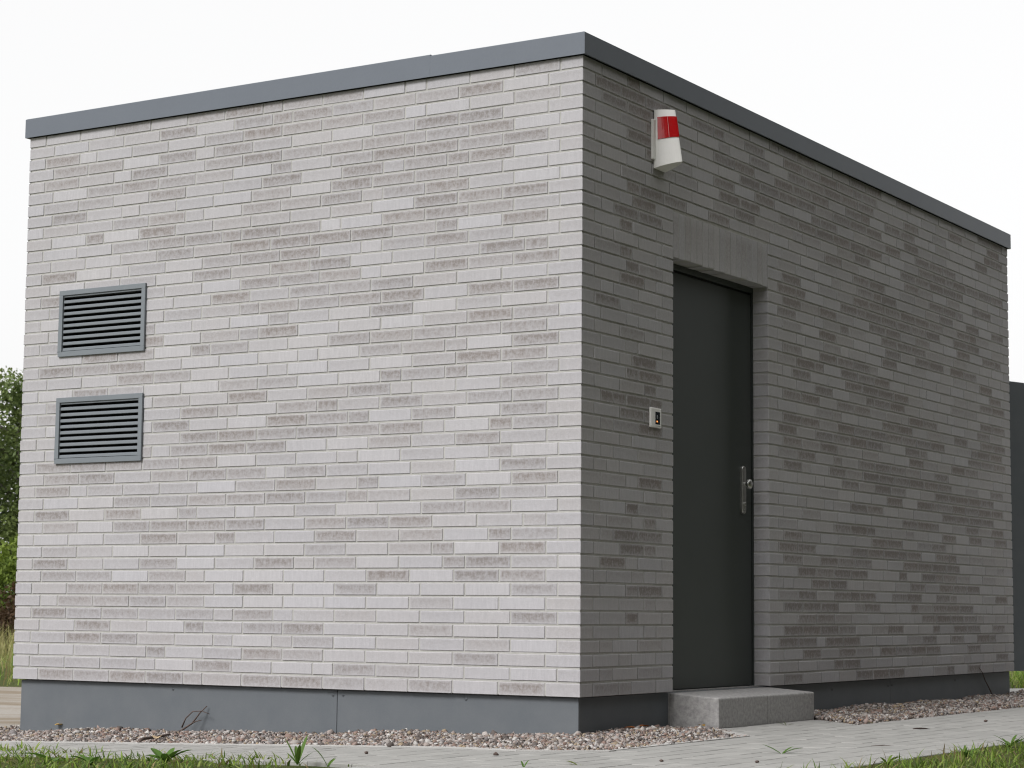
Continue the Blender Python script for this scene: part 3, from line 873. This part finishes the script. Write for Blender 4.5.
# ------------------------------------------------------------------ grass
def blades(name, X, Y, Zb, H, Wd, bend, cols, label, parent=None):
    n = len(X); segs = 3
    az = rng.uniform(0, 2 * np.pi, n); dx, dy = np.cos(az), np.sin(az)
    wa = az + np.pi / 2 + rng.normal(0, 0.5, n); wx, wy = np.cos(wa), np.sin(wa)
    V = np.zeros((n, 2 * segs + 1, 3)); C_ = np.zeros((n, 2 * segs + 1, 4)); C_[..., 3] = 1
    for k in range(segs + 1):
        t = k / segs
        off = bend * H * t ** 1.8
        zz = H * (t - 0.25 * np.clip(bend, 0, 2) * t ** 2)
        cx, cy = X + dx * off, Y + dy * off
        wdt = Wd * (1 - t) ** 0.7 * 0.5 if k else Wd * 0.4
        shade = 0.8 + 0.25 * t
        if k < segs:
            V[:, 2 * k] = np.stack([cx - wx * wdt, cy - wy * wdt, Zb + zz], 1); V[:, 2 * k + 1] = np.stack([cx + wx * wdt, cy + wy * wdt, Zb + zz], 1)
            C_[:, 2 * k, :3] = cols; C_[:, 2 * k + 1, :3] = cols
        else:
            V[:, 2 * k] = np.stack([cx, cy, Zb + zz], 1); C_[:, 2 * k, :3] = cols
    q = []
    for k in range(segs - 1):
        q += [(2 * k, 2 * k + 1, 2 * k + 3), (2 * k, 2 * k + 3, 2 * k + 2)]
    q.append((2 * segs - 2, 2 * segs - 1, 2 * segs))
    F = np.array(q)[None] + (np.arange(n) * (2 * segs + 1))[:, None, None]
    o = np_object(name, V.reshape(-1, 3), F.reshape(-1, 3), C_.reshape(-1, 4), MAT['grass'], parent)
    return tag(o, label, None, None, 'stuff')
def gcol(n, dry=0.15):
    base = np.array([(0.140, 0.220, 0.030), (0.200, 0.285, 0.045), (0.090, 0.160, 0.025), (0.250, 0.300, 0.080)])
    c = base[rng.integers(0, 4, n)] * rng.uniform(0.75, 1.25, (n, 1))
    d = rng.random(n) < dry
    c[d] = np.array([0.30, 0.235, 0.11]) * rng.uniform(0.6, 1.1, (d.sum(), 1))
    return c
def scatter(n, x0, x1, y0, y1, keep):
    X = rng.uniform(x0, x1, n); Y = rng.uniform(y0, y1, n)
    k = keep(X, Y); return X[k], Y[k]
def clump(X, Y, s, seed):
    """cheap smooth noise 0..1"""
    r_ = np.random.default_rng(seed); v = np.zeros(len(X))
    for i in range(6):
        a_, f_, p_ = r_.uniform(0, 6.3), s * r_.uniform(0.6, 1.8), r_.uniform(0, 6.3)
        v += np.sin((X * np.cos(a_) + Y * np.sin(a_)) * f_ + p_)
    return 0.5 + v / 7
# lawn in front of the path, thin and ragged over the pavers' edge
X, Y = scatter(19000, -3.8, 0.42, -3.6, -1.25, lambda X, Y: rng.random(len(X)) < np.clip((-1.80 - 0.22 * np.clip(X, -2.6, 0.4) - 0.08 * np.sin(X * 5.1) - 0.22 * clump(X, Y, 9, 3) - Y) / 0.35, 0, 1) * np.clip(clump(X, Y, 16, 5) * 3.0 - 1.0, 0.03, 1) * np.clip((0.42 - X) / 0.9 + 0.10, 0, 1))
n = len(X)
blades("grass", X, Y, gzn(X) - 0.01, rng.uniform(0.018, 0.062, n), rng.uniform(0.004, 0.013, n), rng.uniform(0.3, 1.8, n), gcol(n, 0.10), "ragged bright green grass along the near edge of the path")
X, Y = scatter(38000, 1.58, 4.2, -2.6, 4.5, lambda X, Y: rng.random(len(X)) < np.clip((X - 1.62 - 0.16 * clump(X, Y, 9, 8)) / 0.22, 0, 1) * np.clip(clump(X, Y, 15, 9) * 2.4 - 0.6, 0.12, 1))
n = len(X)
blades("grass", X, Y, gzn(X) - 0.01, rng.uniform(0.020, 0.075, n) , rng.uniform(0.004, 0.011, n), rng.uniform(0.2, 1.4, n), gcol(n, 0.12), "green grass on the right side of the path")
# meadow behind the track, tall and partly dry
X, Y = scatter(62000, -36, -6, 4.0, 30, lambda X, Y: (Y > 8.3 + 0.23 * X) & (np.abs((Y + 8.37) * 0.72 + (X - 4.73) * 0.72 ) < 6.5) & (rng.random(len(X)) < 0.35 + 0.6 * clump(X, Y, 1.5, 2)))
n = len(X); far = np.clip((Y - 8.3 - 0.23 * X - 1.0) / 9, 0, 1)
c = gcol(n, 0.2) * 1.15; dry = np.array([0.42, 0.38, 0.17]) * rng.uniform(0.7, 1.15, (n, 1))
mixf = np.clip(far + rng.normal(0, 0.3, n), 0, 0.9)[:, None]; c = c * (1 - mixf) + dry * mixf
blades("meadow_grass", X, Y, gzn(X) - 0.03, rng.uniform(0.10, 0.25, n) * (1 + 1.6 * far), rng.uniform(0.008, 0.018, n), rng.uniform(0.1, 0.8, n), c, "tall half-dry meadow grass beyond the sandy track")
X, Y = scatter(16000, -5, 4, 7.72, 15, lambda X, Y: (Y > 8.3 + 0.23 * X) & (rng.random(len(X)) < 0.35 + 0.65 * clump(X, Y, 2.5, 4)))
n = len(X); c = gcol(n, 0.12) * 1.35
blades("back_grass", X, Y, gzn(X) - 0.02, rng.uniform(0.05, 0.16, n), rng.uniform(0.006, 0.012, n), rng.uniform(0.2, 1.0, n), c, "lime green grass behind the far corner of the hut")

# ------------------------------------------------------------------ weeds, twigs, fallen leaves
def leaf_strip(mb, base, az, L, w_, rise, col, droop=0.6, segs=5):
    d = Vector((math.cos(az), math.sin(az), 0)); s_ = Vector((-d.y, d.x, 0))
    pts = []
    for k in range(segs + 1):
        t = k / segs
        p = Vector(base) + d * (L * t * math.cos(rise) + 0) + Z * (L * (t * math.sin(rise) - droop * 0.35 * t * t))
        wd = w_ * (math.sin(math.pi * min(1, t * 0.86 + 0.12)) ** 0.8)
        if k == segs: wd = 0.0004
        pts.append((p + s_ * wd / 2 + Z * wd * 0.18, p, p - s_ * wd / 2 + Z * wd * 0.18))
    for k in range(segs):
        a, b = pts[k], pts[k + 1]
        mb.face([a[0], a[1], b[1], b[0]], None, col); mb.face([a[1], a[2], b[2], b[1]], None, col)
def weed(loc, label, n, L, w_, rise, seed, col=(0.085, 0.17, 0.025), droop=0.6, azs=None):
    rr = random.Random(seed)
    x, y = loc; t = thing("weed", label, "weed", (x, y, gz(x) - 0.004), group="weeds in the grass and paving")
    for i in range(n):
        mb = MB(); az = azs[i] if azs else 2 * math.pi * i / n + rr.uniform(-0.4, 0.4)
        k = rr.uniform(0.8, 1.2)
        leaf_strip(mb, (0, 0, 0), az, L * rr.uniform(0.45, 1.15), w_ * rr.uniform(0.8, 1.2), rise + rr.uniform(-0.25, 0.25), (col[0] * k, col[1] * k, col[2] * k, 1), droop * rr.uniform(0.5, 1.9))
        mb.build("leaf", MAT['leaf'], t)
    return t
right_az = YAW          # the camera's right, as a compass angle
weed((-0.50, -2.20), "broad-leaved weed with pointed upright leaves in the grass below the leaning twig", 7, 0.125, 0.034, 0.80, 1, azs=[0.6, 2.9, 3.5, 1.3, 0.1, 4.4, 5.4])
weed((-0.98, -2.28), "weed with one long broad leaf lying towards the right at the path's left edge", 4, 0.15, 0.034, 0.48, 2, azs=[-0.2, 3.6, 2.2, 4.6])
weed((-0.70, -2.38), "squat broad-leaved weed between two taller weeds in the front grass", 6, 0.10, 0.030, 0.6, 3)
weed((0.06, -2.13), "weed with thin spiky upright leaves below the seam of the plinth", 6, 0.13, 0.015, 1.0, 4, col=(0.10, 0.185, 0.03), azs=[3.3, 1.6, 0.4, 4.2, 2.4, 5.5])
weed((0.21, -2.15), "weed with two narrow leaves spread like a V right of the spiky weed", 3, 0.13, 0.015, 0.85, 5, col=(0.10, 0.18, 0.03), azs=[3.6, 0.5, 1.6])
weed((0.886, -1.55), "flat little yellow-green weed in a paver joint at the bottom of the picture", 6, 0.055, 0.016, 0.35, 6, col=(0.16, 0.20, 0.03))
weed((0.79, -1.77), "single green blade sprouting alone at the bottom of the paving", 2, 0.085, 0.008, 1.25, 7, azs=[1.2, 2.6])
weed((1.213, -0.51), "small weed with three leaves alone in the middle of the paving", 3, 0.085, 0.018, 0.45, 8, azs=[3.3, 0.5, 1.0])
weed((0.36, 1.42), "thin wispy weed at the front foot of the concrete step", 6, 0.075, 0.005, 0.55, 9, col=(0.10, 0.13, 0.035))
weed((0.61, 1.86), "tiny green weed in the gravel right of the step", 4, 0.04, 0.010, 0.5, 10)
weed((1.77, -0.80), "leafy yellow-green weed at the left end of the right-hand grass", 7, 0.085, 0.013, 0.75, 11, col=(0.13, 0.20, 0.03))
weed((1.85, -0.18), "tufted pointed-leaved weed in the middle of the right-hand grass", 8, 0.095, 0.016, 0.75, 12, col=(0.085, 0.16, 0.028))
weed((1.80, 0.50), "bushy many-bladed weed at the right edge of the picture", 12, 0.10, 0.013, 0.85, 13, col=(0.08, 0.15, 0.025))

def twig(label, paths):
    """paths are point lists with radii; the first is the main stem"""
    base = Vector(paths[0][0][0]); t = thing("twig", label, "twig", base, group="dry twigs on the gravel")
    for i, (pts, r_) in enumerate(paths):
        mb = MB(); P_ = [Vector(p) - base for p in pts]
        mb.tube(P_, [r_ * (1 - 0.6 * k / (len(P_) - 1)) for k in range(len(P_))], 6)
        mb.build("stem" if i == 0 else "shoot", MAT['twig'], t, smooth=True)
    return t
twig("dry forked twig leaning against the left plinth above the gravel",
     [([(-2.343, -0.03, -0.253), (-2.28, -0.03, -0.225), (-2.218, -0.025, -0.189), (-2.182, -0.01, -0.137), (-2.158, 0.015, -0.103)], 0.0062),
      ([(-2.281, -0.03, -0.212), (-2.257, -0.03, -0.166), (-2.22, -0.02, -0.131), (-2.169, -0.01, -0.128), (-2.125, -0.005, -0.142)], 0.0042),
      ([(-2.218, -0.027, -0.190), (-2.187, -0.03, -0.178), (-2.155, -0.03, -0.172)], 0.0036)])
twig("dark stick lying flat on the front gravel", [([(-1.672, -1.02, -0.206), (-1.711, -0.961, -0.203), (-1.824, -0.70, -0.206), (-1.956, -0.478, -0.211), (-2.10, -0.30, -0.222)], 0.0085)])
twig("thin dark twig leaning on the plinth near the far right corner",
     [([(-0.01, 5.56, -0.165), (-0.014, 5.49, -0.10), (-0.012, 5.41, -0.05), (0.006, 5.31, 0.0), (0.006, 5.25, 0.035)], 0.005)])

def fallen_leaf(loc, label, L, w_, az, col, z=0.006, name="fallen_leaf"):
    mb = MB(); x, y = loc
    leaf_strip(mb, (0, 0, 0), 0, L, w_, 0.14 if z > 0.01 else 0.03, (*col, 1), 0.4 if z > 0.01 else 0.05, 4)
    o = mb.build(name, MAT['deadleaf']); o.location = (x, y, gz(x) + z); o.rotation_euler = (0, 0, az)
    return tag(o, label, "leaf", "fallen leaves on gravel and path")
fallen_leaf((-1.66, -0.93), "pale curled dry leaf beside the stick on the gravel", 0.12, 0.045, 2.2, (0.55, 0.42, 0.26), 0.016)
fallen_leaf((-3.17, 0.0), "yellow leaf standing on the gravel against the left plinth", 0.05, 0.035, 1.2, (0.55, 0.36, 0.12), 0.03)
fallen_leaf((1.008, 1.44), "dark brown leaf scrap on the pavers right of the step", 0.085, 0.035, 0.55, (0.06, 0.035, 0.026), 0.004)
fallen_leaf((1.34, 0.10), "thin brown stalk-like leaf on the pavers before the right-hand grass", 0.10, 0.012, 0.6, (0.09, 0.055, 0.04), 0.004)
fallen_leaf((0.03, 0.36), "orange-brown leaf on the gravel nearest the hut's front corner", 0.055, 0.035, 0.4, (0.36, 0.12, 0.03), 0.020)
fallen_leaf((0.03, 0.50), "rusty leaf on the gravel halfway between corner and step", 0.06, 0.035, 1.1, (0.30, 0.10, 0.03), 0.020)
fallen_leaf((0.19, 0.85), "yellow-brown leaf tucked at the left foot of the concrete step", 0.06, 0.03, 2.4, (0.34, 0.20, 0.04), 0.014)
fallen_leaf((0.59, 1.80), "orange leaf beside the tiny weed in the right gravel", 0.055, 0.025, 2.0, (0.36, 0.13, 0.03), 0.016)
crumbs = [((-0.06, -1.54), "small brown crumb of soil on the path below the plinth seam", 0.010), ((0.39, -1.32), "brown soil crumb on the path left of the gravel corner", 0.012),
          ((1.36, -1.05), "brown soil crumb on the pavers below the left end of the step", 0.009), ((1.03, 2.41), "reddish soil crumb on the far pavers near the right gravel", 0.012), ((1.055, -1.23), "dark soil crumb at the bottom of the picture between two weeds", 0.009)]
for i, ((x, y), lab, r_) in enumerate(crumbs):
    rr = random.Random(i + 70); mb = MB()
    mb.mesh('', [tuple(IV[k] * r_ * rr.uniform(0.7, 1.2) * np.array([1, 1, 0.7])) for k in range(12)], [tuple(f) for f in IF])
    o = mb.build("soil_crumb", MAT['twig'], smooth=True); o.location = (x, y, gz(x) + r_ * 0.5); tag(o, lab, "soil crumb", "soil crumbs on the path")

# ------------------------------------------------------------------ trees and bushes
def leaves(C3, size, cols, nv=None):
    n = len(C3)
    N = rng.normal(0, 1, (n, 3)) + np.array([0, 0, 0.7]); N /= np.linalg.norm(N, axis=1)[:, None]
    A = np.cross(N, rng.normal(0, 1, (n, 3))); A /= np.linalg.norm(A, axis=1)[:, None]
    B = np.cross(N, A)
    s_ = (size * rng.uniform(0.6, 1.3, n))[:, None]
    V = np.stack([C3 - A * s_ * 0.55, C3 + B * s_ * 0.28 + N * s_ * 0.08, C3 + A * s_ * 0.55, C3 - B * s_ * 0.28 + N * s_ * 0.08], 1)
    F = np.arange(n * 4).reshape(n, 4)
    col = np.concatenate([np.repeat(cols[:, None], 4, 1), np.ones((n, 4, 1))], -1)
    return V.reshape(-1, 3), F, col.reshape(-1, 4)
def tree(name, label, cat, x, y, h, rad, nleaf, size, seed, base=(0.055, 0.085, 0.022), tip=(0.115, 0.150, 0.035), crown0=0.12, nlimb=9, group=None, lean=0.1):
    global rng
    keep = rng; rng = np.random.default_rng(seed); rr = random.Random(seed)
    z0 = gz(x) - 0.05
    t = thing(name, label, cat, (x, y, z0), group=group or ("trees behind the track" if cat == "tree" else "bushes under the trees"))
    mb = MB(); r0_ = h * 0.016 + 0.02
    la = rr.uniform(0, 6.28)
    tp = [Vector((math.cos(la) * lean * h * (k / 6) ** 1.5, math.sin(la) * lean * h * (k / 6) ** 1.5, h * 0.9 * k / 6)) + Vector((rr.uniform(-1, 1), rr.uniform(-1, 1), 0)) * 0.02 * h * (k > 0) for k in range(7)]
    mb.tube(tp, [r0_ * (1 - 0.85 * k / 6) for k in range(7)], 8)
    cl = []
    for i in range(nlimb):
        f = crown0 * 0.6 + (0.95 - crown0 * 0.6) * (i + rr.random()) / nlimb
        k = min(5, int(f * 6)); p = tp[k].lerp(tp[k + 1], f * 6 - k)
        az = i * 2.4 + rr.uniform(-0.5, 0.5)
        ln = rad * (0.55 + 0.5 * math.sin(math.pi * min(1, f * 0.75 + 0.22))) * rr.uniform(0.75, 1.1)
        e = p + Vector((math.cos(az), math.sin(az), rr.uniform(0.25, 0.8))) * ln * 0.85
        mid = p.lerp(e, 0.5) + Vector((0, 0, 0.05 * ln))
        mb.tube([p, mid, e], [r0_ * 0.42, r0_ * 0.28, r0_ * 0.10], 6)
        for q in range(5):
            w_ = 0.35 + 0.17 * q
            c = p.lerp(e, w_) + Vector((rr.uniform(-1, 1), rr.uniform(-1, 1), rr.uniform(-0.7, 1))) * ln * 0.34
            cl.append((c, ln * rr.uniform(0.22, 0.42)))
    for q in range(6): cl.append((tp[6] + Vector((rr.uniform(-.3, .3), rr.uniform(-.3, .3), rr.uniform(-0.25, 0.35))) * rad * 0.7, rad * rr.uniform(0.12, 0.26)))
    mb.build("trunk", MAT['bark'], t, smooth=True)
    wts = np.array([c[1] ** 2 for c in cl]); idx = rng.choice(len(cl), nleaf, p=wts / wts.sum())
    cc = np.array([c[0][:] for c in cl])[idx]; rs = np.array([c[1] for c in cl])[idx]
    d = rng.normal(0, 1, (nleaf, 3)); d /= np.linalg.norm(d, axis=1)[:, None]
    P_ = cc + d * (rs * rng.uniform(0.35, 1.05, nleaf) ** 0.7)[:, None] * np.array([1, 1, 0.8])
    P_[:, 2] = np.maximum(P_[:, 2], 0.06)
    tone_ = rng.uniform(0, 1, len(cl))[idx] * 0.6 + rng.uniform(0, 0.4, nleaf)
    cols = np.array(base)[None] * (1 - tone_[:, None]) + np.array(tip)[None] * tone_[:, None]
    V, F, col = leaves(P_, size, cols)
    o = np_object("crown", V, F, col, MAT['leaf'], t); o["kind"] = "stuff"
    rng = keep
    return t
tree("tree", "tall leafy green tree at the left edge of the picture behind the hut", "tree", -23.4, 20.2, 5.2, 2.2, 34000, 0.095, 11, base=(0.075, 0.115, 0.038), tip=(0.23, 0.29, 0.09), nlimb=15, crown0=0.25)
tree("tree", "darker tree standing just behind the tall one at the left edge", "tree", -25.6, 23.4, 4.6, 2.4, 22000, 0.11, 12, nlimb=13, base=(0.05, 0.08, 0.035), tip=(0.11, 0.15, 0.05))
tree("tree", "tree hidden mostly by the hut's left edge, right of the tall tree", "tree", -20.3, 23.6, 4.9, 2.2, 20000, 0.11, 13, nlimb=13, base=(0.035, 0.06, 0.022), tip=(0.08, 0.12, 0.03))
tree("bush", "bright green leafy bush under the trees at the left edge", "bush", -21.3, 17.6, 1.75, 1.05, 6000, 0.09, 21, base=(0.09, 0.15, 0.025), tip=(0.22, 0.29, 0.05), crown0=0.05)
tree("bush", "reddish brown withered bush at the foot of the trees on the left", "bush", -20.6, 16.6, 0.75, 0.8, 2600, 0.08, 22, base=(0.07, 0.045, 0.025), tip=(0.13, 0.075, 0.04), crown0=0.05)

# unseen wood added on the right to keep sky off the door side
mb = MB(); wr = random.Random(5); tops = []
spots = [(8.4 + (i % 3) * 2.0, -12.0 + i * 1.05) for i in range(34)] + [(7.2 + 1.5 * (i % 4), -13.0 - 1.3 * (i // 2)) for i in range(8)]
for (x, y) in spots:
    x, y = x + wr.uniform(-.6, .6), y + wr.uniform(-.4, .4)
    h = wr.uniform(9.0, 12.2); tops.append((x, y, h))
    mb.tube([(x, y, -0.3), (x + wr.uniform(-.2, .2), y + wr.uniform(-.2, .2), h * 0.5), (x + wr.uniform(-.4, .4), y, h * 0.9)], [0.17, 0.12, 0.03], 8)
wood = mb.build("added_shade_wood", MAT['bark'], smooth=True)
tag(wood, "added dark wood out of view, shading the door side of the hut", "wood", None, "stuff")
T_ = np.array(tops); nL = 80000
k = rng.integers(0, len(T_), nL); f = rng.uniform(0.03, 1.02, nL) ** 0.9
rad = 1.9 * np.sqrt(np.clip(1.05 - f, 0.02, 1)) * rng.uniform(0.4, 1.0, nL) ** 0.5
az = rng.uniform(0, 2 * np.pi, nL)
P_ = np.stack([T_[k, 0] + rad * np.cos(az), T_[k, 1] + rad * np.sin(az), T_[k, 2] * f - 0.2], 1)
tn = rng.uniform(0, 1, (nL, 1))
V, F, col = leaves(P_, 0.42, np.array([(0.048, 0.046, 0.024)]) * (1 - tn) + np.array([(0.095, 0.088, 0.045)]) * tn)
o = np_object("foliage", V, F, col, MAT['leaf'], wood); o["kind"] = "stuff"
